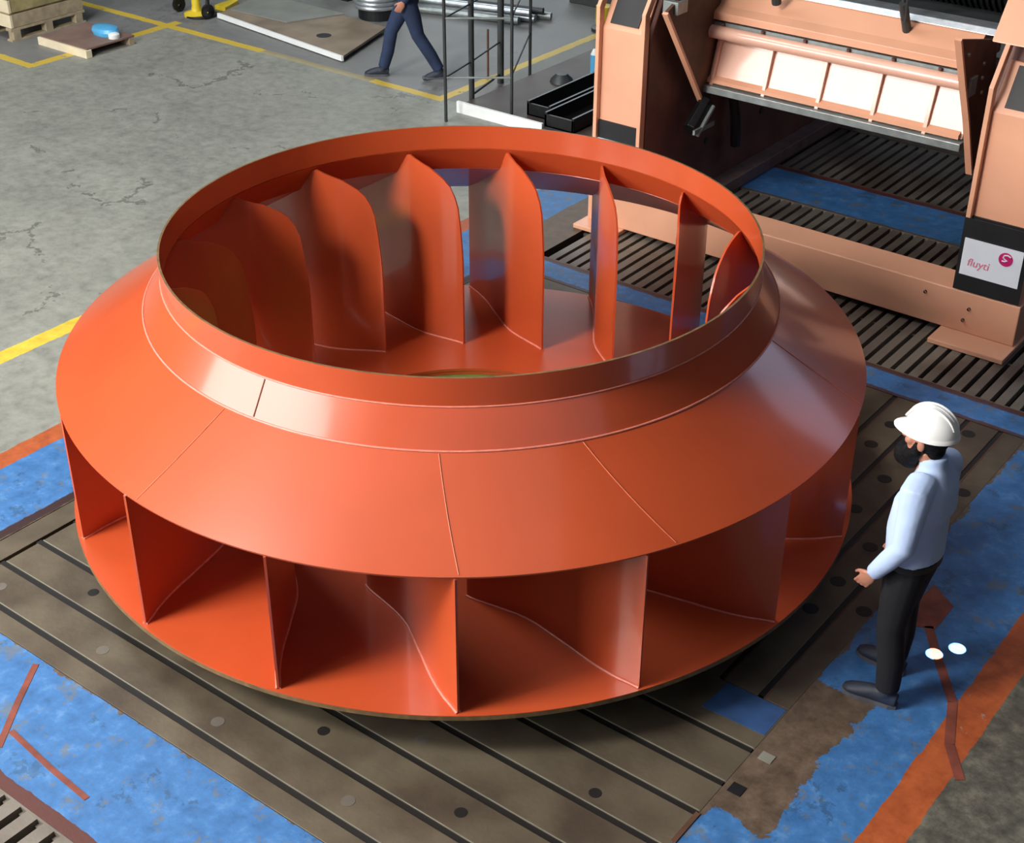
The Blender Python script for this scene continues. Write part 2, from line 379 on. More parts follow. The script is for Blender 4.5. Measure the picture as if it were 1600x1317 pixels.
def grate(u0, u1, v0, v1, label, pitch=.107, w=.07):
    b = MB(); n = int((v1-v0)/pitch)
    for i in range(n):
        a = v0+.012+i*pitch; b.box(u0+.005, u1-.005, a, a+w, -.06, -.004)
    k = int((u1-u0)/1.1)+1
    for i in range(k+1):
        c = u0+.02+(u1-u0-.04)*i/k; b.box(c-.014, c+.014, v0, v1, -.075, -.03)
    for i in range(2): b.box((u0, u1-.012)[i], (u0+.012, u1)[i], v0, v1, -.08, -.002)
    o = b.build('floor_grate', GRATE); return tag(o, label, 'grate')
grate(3.11, 4.42, -2.6, 1.74, 'slatted steel floor grate running along both sides of the peach base beam')
grate(4.44, 5.44, -2.6, 1.74, 'slatted steel floor grate behind the base beam, up to the middle blue strip')
grate(6.16, 7.45, -2.6, 1.15, 'slatted steel floor grate under the cross beam, beyond the middle blue strip')
grate(-4.7, -3.32, -1.0, 1.75, 'slatted steel floor grate at the bottom left corner', pitch=.125, w=.078)

# ------------------------------------------------------------------ the red impeller wheel
ZD = 0.30
wheel = thing('fan_impeller', Vector((0, 0, ZD-.03)), 'giant red-orange centrifugal fan impeller lying on the bed plates', 'impeller')
RB, RS = 2.338, 2.317; RR, ZR, ZC, RF_, ZF, ZS = 1.686, 1.793, 1.638, 1.799, 1.461, 1.119
N_ = 256
b = MB(); b.lathe([(1.03, ZD), (RB, ZD), (RB, ZD-.004)], n=N_); b.m = 1; b.lathe([(RB, ZD-.004), (RB, ZD-.03), (1.03, ZD-.03)], n=N_); b.m = 0; b.lathe([(1.03, ZD-.03), (1.03, ZD)], n=N_)
b.build('base_disc', [RED, BRASS], wheel, smooth=True)
b = MB(); b.lathe([(1.025, ZD+.018), (1.25, ZD+.018), (1.27, ZD-.002), (1.025, ZD-.002)], n=128, close=True); b.build('hub_ring', RED, wheel, smooth=True)
t = .012
b = MB(); b.lathe([(RF_, ZF), (RS, ZS), (RS-.005, ZS-.012), (RF_-.006, ZF-.012)], n=N_, close=True); b.build('shroud_cone', RED, wheel, smooth=True, angle=30)
b = MB(); b.lathe([(RR, ZC), (RF_, ZF), (RF_-.010, ZF-.007), (RR-.011, ZC-.005)], n=N_, close=True); b.build('flare_ring', RED, wheel, smooth=True, angle=30)
b = MB(); b.lathe([(RR-.012, ZR), (RR-.012, ZC), (RR, ZC), (RR, ZR)], n=N_); b.m = 1; b.lathe([(RR, ZR), (RR-.012, ZR)], n=N_)
b.build('inlet_collar', [RED, BRASS], wheel, smooth=True, angle=30)
def ringtube(r, z, rad, n=N_, k=6):
    mb = MB(); mb.rings([[Vector(((r+rad*math.cos(2*PI*j/k))*math.cos(2*PI*i/n), (r+rad*math.cos(2*PI*j/k))*math.sin(2*PI*i/n), z+rad*math.sin(2*PI*j/k))) for j in range(k)] for i in range(n)], close=True); return mb
o = ringtube(RF_+.002, ZF+.001, .006).build('weld_bead', WELD, wheel, smooth=True, angle=80); o['label'] = 'pale weld bead between flare and cone'
o = ringtube(RR+.001, ZC, .005).build('weld_bead', WELD, wheel, smooth=True, angle=80)
# radial and slanted plate seams
def az(a): return math.radians(a+39.5)      # bearing from the calibration frame to the world
def cone_pt(r, a, off=.001):
    z = ZF+(ZS-ZF)*(r-RF_)/(RS-RF_) if r >= RF_ else ZC+(ZF-ZC)*(r-RR)/(RF_-RR)
    return Vector((r*math.cos(a), r*math.sin(a), z+off))
for a0, a1 in ((-131, -134), (-94, -91), (-72, -65), (-24, -22), (40, 41), (130, 132)):
    pts = [cone_pt(RF_+.01+(RS-RF_-.02)*i/8, az(a0+(a1-a0)*i/8)) for i in range(9)]
    b = MB(); b.tube(pts, .0028, n=6); b.build('plate_seam', SEAM, wheel, smooth=True, angle=80)
b = MB(); b.tube([cone_pt(RR+.005+(RF_-RR-.01)*i/4, az(-125), .001) for i in range(5)], .004, n=6); b.build('plate_seam', BROWN, wheel)
# vanes: plan curve (radius, bearing behind the outer tip) and the curved leading edge
TRC = [(1.40, -22.5), (1.42, -21.8), (1.48, -17.6), (1.55, -14), (1.6, -11.8), (1.68, -9.5), (1.8, -7.5), (1.93, -5.6), (2.05, -4.2), (2.2, -2.2), (2.33, 0)]
def interp(x, T):
    if x <= T[0][0]: return T[0][1]
    for (a, fa), (c, fc) in zip(T, T[1:]):
        if x <= c: return fa+(fc-fa)*(x-a)/(c-a)
    return T[-1][1]
def smoothint(x): return sum(interp(x+d, TRC)*w for d, w in ((-.05, 1), (-.025, 2), (0, 3), (.025, 2), (.05, 1)))/9
def ztop(r):
    if r < 1.70: return interp(r, [(1.41, .9), (1.425, 1.15), (1.435, 1.30), (1.46, 1.43), (1.50, 1.50), (1.56, 1.555), (1.62, 1.585), (1.675, 1.612), (1.70, 1.590)])
    return (ZC+(ZF-ZC)*(r-RR)/(RF_-RR) if r < RF_ else ZF+(ZS-ZF)*(r-RF_)/(RS-RF_))-.014
rs = [1.412, 1.418, 1.426, 1.436, 1.45, 1.47, 1.495, 1.525, 1.56, 1.60, 1.64, 1.675, 1.70, 1.75, 1.80, 1.86, 1.93, 2.0, 2.07, 2.14, 2.21, 2.27, 2.318]
def vane_mesh(base_az):
    mb = MB(); T2 = .006; cen = []
    for r in rs:
        a = az(base_az+smoothint(r)); cen.append(Vector((r*math.cos(a), r*math.sin(a), 0)))
    rings = []
    for i, c in enumerate(cen):
        tn = (cen[min(i+1, len(cen)-1)]-cen[max(i-1, 0)]).normalized(); nn = Vector((-tn.y, tn.x, 0))*T2
        zt = ztop(rs[i]); z0 = ZD-.001
        rings.append([c+nn+Vector((0, 0, z0)), c+nn+Vector((0, 0, zt)), c-nn+Vector((0, 0, zt)), c-nn+Vector((0, 0, z0))])
    mb.rings(rings); wb = []
    for sgn in (1, -1):
        pts = []
        for i, c in enumerate(cen):
            tn = (cen[min(i+1, len(cen)-1)]-cen[max(i-1, 0)]).normalized(); nn = Vector((-tn.y, tn.x, 0))
            pts.append(c+nn*sgn*(T2+.002)+Vector((0, 0, ZD+.003)))
        m2 = MB(); m2.tube(pts, .007, n=6); wb.append(m2)
    return mb, wb
mb, wbs = vane_mesh(-91)
vane0 = mb.build('vane', RED, wheel, smooth=True, angle=40)
w0 = [w.build('weld_bead', WELD, vane0, smooth=True, angle=80) for w in wbs]
for k in range(1, 16):
    v = copy_part(vane0, wheel, rot=(0, 0, math.radians(22.5*k)))
    for w in w0: copy_part(w, v)
b = MB(); b.lathe([(0.001, 0.003), (1.25, 0.003), (1.25, .24), (1.18, ZD-.031), (0.001, ZD-.031)], n=64)
tag(b.build('support_stand', GREEN, smooth=True), 'green round stand under the red wheel, seen through its centre hole', 'stand')
for a in (-150, -105, -60, -15, 30, 75, 120, 165):
    p = Vector((1.85*math.cos(az(a)), 1.85*math.sin(az(a)), 0)); b = MB(); n = 4
    b.prism([p+Vector((x, y, .003)) for x, y in ((-.1, -.1), (.1, -.1), (.1, .1), (-.1, .1))], (0, 0, ZD-.034))
    tag(b.build('support_block', DGREY, bevel=.005), 'dark steel block in the shade under the rim of the red wheel', 'block', 'support blocks under the wheel')

# ------------------------------------------------------------------ peach portal machine
mc = thing('portal_machine', W(5.4, -.1, 0), 'peach-painted portal machine with two columns, cross beam and black ribbed roller', 'machine')
b = MB(); b.box(3.90, 4.22, -2.02, 1.80, .04, .365); b.build('base_beam', PEACH, mc, bevel=.008)
for v in (1.5, .2, -1.2):
    pass
for v0, v1 in ((-2.04, -1.46), (1.42, 1.84)):
    b = MB(); b.box(3.66 if v0 < 0 else 3.74, 4.3, v0, v1, 0, .04); b.build('foot_plate', PEACH, mc, bevel=.006)
for u, v, z in ((3.885, -1.65, .24), (3.885, -1.62, .14), (3.885, -1.30, .28)):
    b = MB(); b.lathe([(.0001, 0), (.012, 0), (.012, .02)], (0, 0, 0), n=10)
    R_ = Matrix.Rotation(PI/2, 3, 'X'); b.v = [R_@p+W(u+.02, v, z) for p in b.v]; b.build('bolt', BLACK, mc)
def column(v0, v1, sign):
    # recessed front panel between two projecting flanges, kinking backwards at the top
    prof = [(3.95, .365), (3.95, 1.72), (4.14, 2.04), (4.16, 2.04), (3.97, 1.70), (3.97, .365)]
    b = MB(); b.prism_uz(prof, v0+.035, v1-.035); col = b.build('column', PEACH, mc, bevel=.004)
    for a in (v0, v1-.035):
        b = MB(); b.prism_uz([(3.90, .365), (3.90, 1.90), (4.12, 2.22), (4.20, 2.22), (3.97, 1.88), (3.97, .365)], a, a+.035); b.build('flange', PEACH, col, bevel=.004)
    b = MB(); b.box(3.935, 3.952, v0+.036, v1-.036, .375, .945); b.build('black_band', BLACK, col)
    vm = (v0+v1)/2; hw = .13
    s = (4.14-3.95)/(2.04-1.72); P = lambda z, v: W(3.95+(z-1.72)*s-.006, v, z)
    b = MB(); b.prism([P(1.76, vm+.14), P(1.76, vm-.13), P(2.02, vm-.13), P(2.02, vm+.14)], W(-.006, 0, .004)); b.build('window_slot', BLACK, col)
    if not sign:
        b = MB(); b.box(3.894, 3.8995, v0, v1, .375, .94); b.build('black_panel', BLACK, mc)
    uf = 3.926 if sign else 3.885
    sg = MB(); sg.box(uf, uf+.008, v0+.03, v1-.03, .505, .79); so = sg.build('name_sign', SIGNW, mc); so['label'] = 'white sign sheet on the %s column' % ('left' if sign else 'right')
    return col, so
colL, sgL = column(1.31, 1.78, True)
colR, sgR = column(-2.0, -1.5, False)
# sign print: a magenta ball with a pale swoosh and a pink lower-case word
def sign_print(so, vc):
    off = mc.location + colL.location
    def place(b, name, m):
        b.build(name, m, so)
    b = MB(); c = W(3.881, vc-.10, .705); n = 24
    b.rings([[c+W(0, .052*math.cos(2*PI*k/n), .052*math.sin(2*PI*k/n)) for k in range(n)], [c+W(.0035, .052*math.cos(2*PI*k/n), .052*math.sin(2*PI*k/n)) for k in range(n)]]); place(b, 'logo_ball', MAG)
    b = MB()
    b.tube([W(3.880, vc-.10+q, .705+w) for q, w in ((-.034, .026), (-.012, .036), (.014, .030), (.020, .012), (.006, .0), (-.012, -.006), (.006, -.016), (.026, -.014))], .0052, n=6); place(b, 'logo_swoosh', SIGNW)
    cu = bpy.data.curves.new('word', 'FONT'); cu.body = 'fluyti'; cu.size = .085; cu.extrude = .001; cu.align_x = 'LEFT'; cu.shear = .15
    ob = bpy.data.objects.new('word', cu); COL.objects.link(ob); dg = bpy.context.evaluated_depsgraph_get(); dg.update()
    me = bpy.data.meshes.new_from_object(ob.evaluated_get(dg)); bpy.data.objects.remove(ob)
    b = MB(); b.add([W(3.8825-p.co.z, vc+.175-p.co.x*1.0, .585+p.co.y) for p in me.vertices], [list(q.vertices) for q in me.polygons]); place(b, 'sign_word', PINKT)
sign_print(sgR, -1.75)
# hoods on top of the right column, side frames, base rails
b = MB(); b.prism_uz([(3.84, 2.23), (4.0, 2.24), (4.9, 2.2), (4.9, 2.75), (4.2, 2.75)], -2.05, -1.48); b.build('hood', PEACH, mc, bevel=.01)
b = MB(); b.prism_uz([(4.12, 2.22), (4.9, 2.2), (4.9, 2.75), (4.3, 2.75)], 1.30, 1.80); b.build('hood', PEACH, mc, bevel=.01)
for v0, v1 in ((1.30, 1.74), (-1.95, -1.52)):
    b = MB(); b.prism_uz([(3.985, .37), (3.985, 1.69), (4.18, 2.04), (4.26, 2.2), (7.6, 2.2), (7.6, .12), (4.24, .12), (4.24, .37)], v0+.003, v1+.037); b.build('side_frame', BROWN, mc, bevel=.01)  # darker brown than the peach columns
for v0, v1 in ((1.15, 1.32), (-1.54, -1.38)):
    b = MB(); b.box(4.22, 7.65, v0, v1, 0.0, .12); b.build('base_rail', RAILM, mc, bevel=.01)
for u in (5.0, 6.0, 7.0):
    b = MB(); b.lathe([(.0001, .03), (.03, .03), (.035, 0)], n=14); R_ = Matrix.Rotation(PI/2, 3, 'Y'); b.v = [R_@p+W(u, 1.32, .55) for p in b.v]; b.build('bolt', DGREY, mc)
# cross beam
cb = MB(); cb.prism_uz([(4.69, 1.20), (4.69, 1.245), (4.80, 1.62), (5.2, 1.62), (5.2, 1.20)], -1.10, 1.22); cbo = cb.build('cross_beam', PEACHG, mc, bevel=.003)
b = MB(); b.prism_uz([(4.60, 1.13), (4.60, 1.19), (5.25, 1.19), (5.25, 1.13)], -1.12, 1.24); b.build('bottom_flange', LGREY, cbo, bevel=.004)
b = MB(); b.prism_uz([(4.65, 1.205), (4.65, 1.235), (4.70, 1.262), (4.70, 1.205)], -1.08, 1.20); b.build('lower_ledge', PEACH, cbo)
b = MB(); b.tube([W(4.665, 1.20, 1.635), W(4.665, -1.09, 1.635)], .055, n=16); b.build('top_rail', PEACHG, cbo, smooth=True)
for v in (1.10, .61, .12, -.355, -.80):
    b = MB(); b.prism_uz([(4.645, 1.19), (4.755, 1.62), (4.81, 1.62), (4.70, 1.19)], v-.016, v+.016); b.build('rib', PEACHG, cbo, bevel=.003)
b = MB(); b.box(4.70, 5.2, -1.10, 1.22, 1.62, 1.71); b.build('gap_plate', LGREY, cbo)
for v in (1.05, .68, .30, -.08, -.46, -.84):
    b = MB(); b.lathe([(.0001, .02), (.016, .02), (.016, 0)], W(4.685, v, 1.69), n=8); b.build('bolt', BROWN, cbo)
b = MB(); b.prism_uz([(4.68, 1.73), (4.68, 1.79), (4.76, 1.83), (4.92, 1.95), (5.3, 1.95), (5.3, 1.73)], -1.06, 1.22); b.build('sloped_cover', PEACH, mc, bevel=.004)
b = MB(); b.prism_uz([(4.90, 1.955), (4.93, 2.0), (5.10, 2.0), (5.10, 1.955)], -1.14, 1.2); b.build('polished_rail', SILVER, mc, bevel=.004)
b = MB(); b.box(5.08, 6.4, -1.30, 1.22, 1.86, 1.965); b.build('deck', DGREY, mc, bevel=.004)
# ribbed black roller
b = MB(); prof = []; n = 46
for i in range(n):
    y0 = 1.10-2.30*i/n; y1 = 1.10-2.30*(i+1)/n; prof += [(.385, y0), (.385, y0+(y1-y0)*.5), (.355, y0+(y1-y0)*.55), (.355, y1-(y0-y1)*-.05)]
prof = [(.001, 1.10)]+prof+[(.001, -1.2)]
b.rings([[W(5.68+r*math.cos(2*PI*k/40), v, 2.30+r*math.sin(2*PI*k/40)) for k in range(40)] for r, v in prof], cap=False)
b.build('ribbed_roller', BLACKG, mc, smooth=True, angle=30)
for v in (1.14, -1.26):
    b = MB(); b.box(5.45, 5.95, v-.03, v+.03, 1.96, 2.5); b.build('roller_bearing', DGREY, mc, bevel=.01)
b = MB(); b.tube([W(4.70, -.44, 2.45), W(4.78, -.45, 1.98)], .016, n=10); b.tube([W(4.66, -.50, 2.45), W(4.76, -.48, 1.98)], .012, n=8); b.tube([W(4.74, -.45, 2.12), W(4.86, -.47, 1.86)], .035, n=10)
b.build('cylinder_rod', DGREY, mc, smooth=True)
b = MB(); b.tube([W(4.62, .62, 2.3), W(4.76, .62, 1.93)], [.03, .04], n=10); b.build('cylinder_rod', DGREY, mc, smooth=True)
b = MB(); b.box(4.72, 4.78, -1.06, -.92, 1.86, 1.90); b.build('bracket', WHITE, mc)
# swing arms
ARM = [(3.93, 1.94), (4.30, 2.08), (4.75, 1.98), (4.86, 1.60), (4.72, 1.00), (4.64, .98)]
ARM2 = [(3.98, 2.16), (4.75, 1.98), (4.88, 1.60), (4.78, 1.00), (4.69, .95), (4.42, 1.45), (4.2, 1.80)]
for v, A in ((1.13, ARM), (-1.22, ARM2)):
    b = MB(); b.prism_uz(A, v+.01, v+.04); arm = b.build('swing_arm', RUST, mc, bevel=.003)
    e = [W(A[-1][0], v-.005, A[-1][1])]+[W(A[0][0], v-.005, A[0][1])] if len(A) == 6 else [W(x, v-.005, z) for x, z in (A[4], A[5], A[6], A[0])]
    b = MB()
    for p, q in zip(e, e[1:]):
        d = (q-p).normalized(); nn = d.cross(W(0, 1, 0)).normalized()*.012
        b.prism([p-nn, q-nn, q+nn, p+nn], W(0, .05, 0))
    b.build('arm_edge', PEACH, arm)
    if v > 0:
        b = MB(); b.tube([W(4.62, v-.02, 1.05), W(4.38, v-.02, .86)], [(.075, .065), (.085, .075)], n=8); b.build('shoe', BLACKG, arm, bevel=.006)
        b = MB(); b.box(4.30, 4.62, v-.11, v-.09, .86, .90); b.tube([W(4.36, v-.10, .84), W(4.60, v-.10, 1.03)], .018, n=8); b.build('shoe_clip', LGREY, arm, smooth=True)
        b = MB(); b.box(4.05, 4.2, v-.02, v+.12, 1.9, 2.0); b.build('pivot_bracket', LGREY, arm, bevel=.004)
    else:
        b = MB(); b.box(4.30, 4.42, v-.012, v+.01, 1.66, 1.80); b.build('pivot_bracket', LGREY, arm, bevel=.004)
        for u, z in ((4.55, 1.85), (4.56, 1.74), (4.60, 1.62), (4.2, 2.0)):
            b = MB(); b.lathe([(.0001, .012), (.014, .012), (.016, 0)], n=10); R_ = Matrix.Rotation(PI/2, 3, 'Y'); b.v = [R_@p+W(u, v+.01, z) for p in b.v]; b.build('bolt', LGREY, arm)
b = MB(); b.box(4.9, 5.1, -1.44, -1.26, 1.3, 2.15); b.build('arm_mount', DGREY, mc, bevel=.01)
b = MB(); b.tube([W(5.3, 1.24, .95), W(5.32, 1.20, .7), W(5.36, 1.2, .42)], .045, n=10); b.build('hose', BLACKG, mc, smooth=True)

# ------------------------------------------------------------------ people
def limb(mb, pts, rad, n=14): mb.tube(pts, rad, n=n)
def person(root_loc, yaw, label, J, shirt, trousers, shoe, helmet=None, beard=False, tuck=.93):
    """J holds joint positions in a frame that faces +x with the left side towards +y"""
    ro = thing('person', root_loc, label, 'person')
    Rz = Matrix.Rotation(yaw, 3, 'Z')
    def fin(mb, name, m, par=ro, **k):
        mb.v = [Rz@Vector(p)+root_loc for p in mb.v]; return mb.build(name, m, par, **k)
    V = lambda *a: Vector(a)
    hc = V(*J['head']); nb = V(*J['neck'])
    # body: neck, head, forearms, hands, ankles as one continuous surface
    b = MB()
    b.tube([nb+V(0, 0, -.10), nb, hc+V(-.012, 0, -.06)], [(.075, .085), (.056, .060), (.058, .062)], n=14)
    b.ell(hc+V(-.006, 0, .045), (.096, .076, .105)); b.ell(hc+V(.022, 0, -.035), (.066, .060, .078))
    b.ell(hc+V(.058, 0, -.085), (.030, .030, .026)); b.tube([hc+V(.082, 0, .022), hc+V(.100, 0, -.005), hc+V(.108, 0, -.022)], [.010, .013, .016], n=8)
    b.ell(hc+V(.084, 0, .030), (.014, .052, .010)); b.ell(hc+V(.082, 0, -.055), (.012, .024, .009))
    for s in (1, -1):
        b.ell(hc+V(.060, s*.040, -.012), (.028, .022, .024)); b.ell(hc+V(-.008, s*.078, -.004), (.020, .010, .032))
    b.tube([nb+V(0, 0, -.08), nb+V(-.01, 0, -.30), V(*J['pelvis'])], [(.05, .08), (.07, .10), (.08, .12)], n=14)
    for S in ('l', 'r'):
        sh, el, wr = (V(*J[k+S]) for k in ('sh', 'el', 'wr'))
        b.tube([nb+V(-.02, 0, -.14), sh+V(0, 0, -.03), el, wr], [.03, .036, .034, .026], n=12)
        d = (wr-el).normalized(); side = V(0, 1 if S == 'l' else -1, 0); inn = -side; fwd = V(1, 0, 0)
        fwd = (fwd-d*fwd.dot(d)).normalized(); nrm = d.cross(fwd).normalized()
        if nrm.dot(inn) < 0: nrm = -nrm     # palm direction
        pc = wr+d*.045
        b.tube([wr-d*.01, wr+d*.03, wr+d*.075, wr+d*.09], [(.022, .018), (.034, .015), (.040, .014), (.036, .012)], n=12) if abs(fwd.z) > .9 else None
        R_ = Matrix((fwd, nrm, d)).transposed(); b.ell(pc+d*.003, (.040, .016, .052), rot=R_)
        for k, ln in enumerate((.068, .076, .071, .056)):
            o0 = wr+d*.080+fwd*(.030-.0195*k); c = .35+.12*k
            p1 = o0+d*ln*.42+nrm*.010*c; p2 = p1+(d*math.cos(.7*c+.3)+nrm*math.sin(.7*c+.3))*ln*.34; p3 = p2+(d*math.cos(1.2*c+.6)+nrm*math.sin(1.2*c+.6))*ln*.26
            b.tube([o0-d*.015, o0, p1, p2, p3], [.0085, .0088, .0084, .0078, .0062], n=8)
        t0 = wr+d*.028+fwd*.030; t1 = t0+(d*.75+fwd*.6+nrm*.25).normalized()*.036; t2 = t1+(d*.95+fwd*.2+nrm*.3).normalized()*.032
        b.tube([wr+d*.015+fwd*.012, t0, t1, t2], [.012, .0125, .0098, .0078], n=8)
        an = V(*J['an'+S]); kn = V(*J['kn'+S]); b.tube([V(*J['pelvis']), V(*J['hip'+S]), kn, an], [.08, .07, .045, .032], n=12)
        hl, toe = V(*J['heel'+S]), V(*J['toe'+S]); b.tube([an, an+V(0, 0, -.03), hl*.5+toe*.5+V(0, 0, .035)], [.034, .034, .028], n=10)
    body = fin(b, 'body', SKIN); remesh(body, .0055, 2)
    # trousers
    b = MB(); pv = V(*J['pelvis'])
    b.tube([pv+V(0, 0, tuck-pv.z+.06), pv+V(0, 0, .02), pv+V(-.005, 0, -.09)], [(.115, .165), (.125, .175), (.11, .155)], n=18)
    for S in ('l', 'r'):
        hp, kn, an = (V(*J[k+S]) for k in ('hip', 'kn', 'an'))
        b.tube([pv*.4+hp*.6+V(0, 0, .02), hp+V(0, 0, -.06), hp*.5+kn*.5, kn, kn*.45+an*.55+V(-.01, 0, 0), an+V(0, 0, .01)], [.105, .105, .092, .073, .070, .062], n=14)
    tr = fin(b, 'trousers', trousers); remesh(tr, .011, 3)
    # shirt: torso and sleeves
    b = MB(); ch = nb*.55+pv*.45
    b.tube([nb+V(-.015, 0, -.005), nb+V(-.02, 0, -.045), nb+V(-.025, 0, -.12), nb+V(-.02, 0, -.22), ch+V(.005, 0, -.02), pv+V(.01, 0, .14), V(pv.x, pv.y, tuck)],
           [(.062, .066), (.078, .115), (.110, .185), (.130, .195), (.132, .178), (.140, .178), (.135, .180)], n=22)
    b.tube([nb+V(-.012, 0, -.01), nb+V(-.006, 0, .035)], [(.070, .072), (.064, .066)], n=18)
    for S in ('l', 'r'):
        sh, el, wr = (V(*J[k+S]) for k in ('sh', 'el', 'wr')); d = (wr-el).normalized()
        b.tube([nb*.5+sh*.5+V(0, 0, -.03), sh, sh*.5+el*.5, el, el*.5+wr*.5, wr-d*.012], [.075, .078, .066, .058, .052, .042], n=14)
        b.tube([wr-d*.055, wr-d*.005], [.044, .041], n=14)
    s = fin(b, 'shirt', shirt); remesh(s, .010, 3)
    if helmet:
        b = MB(); b.tube([V(pv.x, pv.y, tuck-.03), V(pv.x, pv.y, tuck+.006)], [(.131, .178), (.131, .178)], n=24); fin(b, 'belt', BLACK, smooth=True)
    for S in ('l', 'r'):
        hl, toe = V(*J['heel'+S]), V(*J['toe'+S]); d = (toe-hl); L_ = d.length; d.normalize(); up = V(0, 0, 1)
        b = MB()
        b.tube([hl-d*.005+up*.045, hl+d*.05+up*.055, hl+d*.13+up*.05, hl+d*.20+up*.038, toe-d*.03+up*.03, toe+up*.026], [(.040, .032), (.052, .038), (.046, .042), (.036, .045), (.028, .042), (.016, .024)], n=14)
        an = V(*J['an'+S]); b.tube([an+up*.02, an*.4+(hl+d*.06)*.6+up*.03], [.045, .045], n=12)
        sh = fin(b, 'shoe', shoe); remesh(sh, .007, 2)
        side = up.cross(d); out = []
        for t_, w in ((-.01, .018), (.03, .035), (.10, .036), (.18, .047), (L_-.05, .046), (L_-.01, .030), (L_+.008, .012)): out.append((t_, w))
        pl = [hl+d*t_+side*w for t_, w in out]+[hl+d*t_-side*w for t_, w in out[::-1]]
        b = MB(); b.prism([p+V(0, 0, .001-p.z+hl.z) for p in pl], (0, 0, .024)); b.v = [Rz@Vector(p)+root_loc for p in b.v]; b.build('sole', SOLE, sh)
    # hair
    b = MB(); b.ell(hc+V(-.030, 0, .030), (.086, .083, .108)); b.ell(hc+V(-.055, 0, -.045), (.045, .062, .050))
    if not helmet: b.ell(hc+V(-.005, 0, .085), (.098, .082, .080))
    hr = fin(b, 'hair', HAIR); remesh(hr, .008, 2)
    for s in (1, -1):
        b = MB(); b.ell(hc+V(.083, s*.031, .012), (.010, .014, .008), n=10, m=6); fin(b, 'eye', EYEM, smooth=True)
    if beard:
        b = MB(); b.ell(hc+V(.060, 0, -.112), (.066, .062, .074)); b.ell(hc+V(.098, 0, -.118), (.046, .044, .062)); b.ell(hc+V(.088, 0, -.040), (.024, .034, .011))
        for s in (1, -1):
            b.tube([hc+V(.010, s*.068, .0), hc+V(.016, s*.070, -.05), hc+V(.048, s*.045, -.10)], [(.016, .012), (.030, .022), (.045, .03)], n=10)
        bd = fin(b, 'beard', HAIR); remesh(bd, .007, 1)
    if helmet:
        b = MB(); n = 40; rings = []
        cc = hc+V(-.012, 0, .050); tilt = Matrix.Rotation(-.02, 3, 'Y')
        for i in range(13):
            t_ = PI/2*i/12; rr = math.cos(t_); zz = math.sin(t_)
            rings.append([cc+tilt@V((.124 if math.cos(a_) > 0 else .136)*max(rr, .01)*math.cos(a_), .108*max(rr, .01)*math.sin(a_), .122*zz+.008*(1-rr)) for a_ in (2*PI*k/n for k in range(n))])
        b.rings(rings, cap=True)
        # rim and peak
        o2 = []; o1 = []
        for k in range(n):
            a_ = 2*PI*k/n; f = max(0, math.cos(a_))**2
            o1.append(cc+tilt@V((.124 if math.cos(a_) > 0 else .136)*math.cos(a_), .108*math.sin(a_), .004))
            o2.append(cc+tilt@V(((.124 if math.cos(a_) > 0 else .136)+.007+.045*f)*math.cos(a_), (.108+.008)*math.sin(a_), -.010-.010*f))
        b.rings([[p+V(0, 0, .006) for p in o1], [p+V(0, 0, .006) for p in o2], o2, o1], cap=False, close=True)
        hm = fin(b, 'helmet', HELM, smooth=True, angle=50)
        for s in (0, .028, -.028):
            b = MB(); b.tube([cc+tilt@V(.126*math.cos(t_), s, .121*math.sin(t_)+.004) for t_ in (PI*(.12+.76*i/14) for i in range(15))], .006, n=8)
            b.v = [Rz@Vector(p)+root_loc for p in b.v]; b.build('ridge', HELM, hm, smooth=True, angle=80)
    return ro
JM = dict(head=(.045, 0, 1.525), neck=(.0, 0, 1.415), pelvis=(0, 0, .89),
          shl=(-.015, .180, 1.325), ell=(-.02, .235, 1.05), wrl=(.115, .215, .825), shr=(-.015, -.180, 1.325), elr=(-.01, -.235, 1.05), wrr=(.12, -.19, .83),
          hipl=(0, .085, .87), knl=(.01, .120, .48), anl=(-.03, .125, .09), heell=(-.085, .125, 0), toel=(.19, .155, 0),
          hipr=(0, -.085, .87), knr=(.045, -.125, .49), anr=(.045, -.135, .09), heelr=(-.01, -.135, 0), toer=(.26, -.165, 0))
person(W(-.045, -2.885, 0), PI, 'bearded man in white helmet, pale blue shirt and black trousers, watching the red wheel', JM, SHIRT, TROUS, SHOE, helmet=True, beard=True, tuck=.885)
JW = dict(head=(.06, 0, 1.60), neck=(.02, 0, 1.48), pelvis=(0, 0, .92),
          shl=(0, .19, 1.40), ell=(-.10, .24, 1.13), wrl=(.04, .23, .90), shr=(0, -.19, 1.40), elr=(-.06, -.25, 1.12), wrr=(.16, -.24, .95),
          hipl=(0, .085, .89), knl=(-.10, .09, .50), anl=(-.32, .09, .12), heell=(-.39, .09, .03), toel=(-.14, .10, 0),
          hipr=(0, -.085, .89), knr=(.20, -.09, .50), anr=(.30, -.09, .09), heelr=(.25, -.09, 0), toer=(.51, -.10, 0))
# walks towards the left of the picture; direction of travel in shop grid (-.37, +.47)
wd = W(-.37, .47); person(W(5.93, 5.60, 0), math.atan2(wd.y, wd.x), 'man in dark navy work clothes walking past the steel ladder frame', JW, NAVY, NAVY, SHOE)

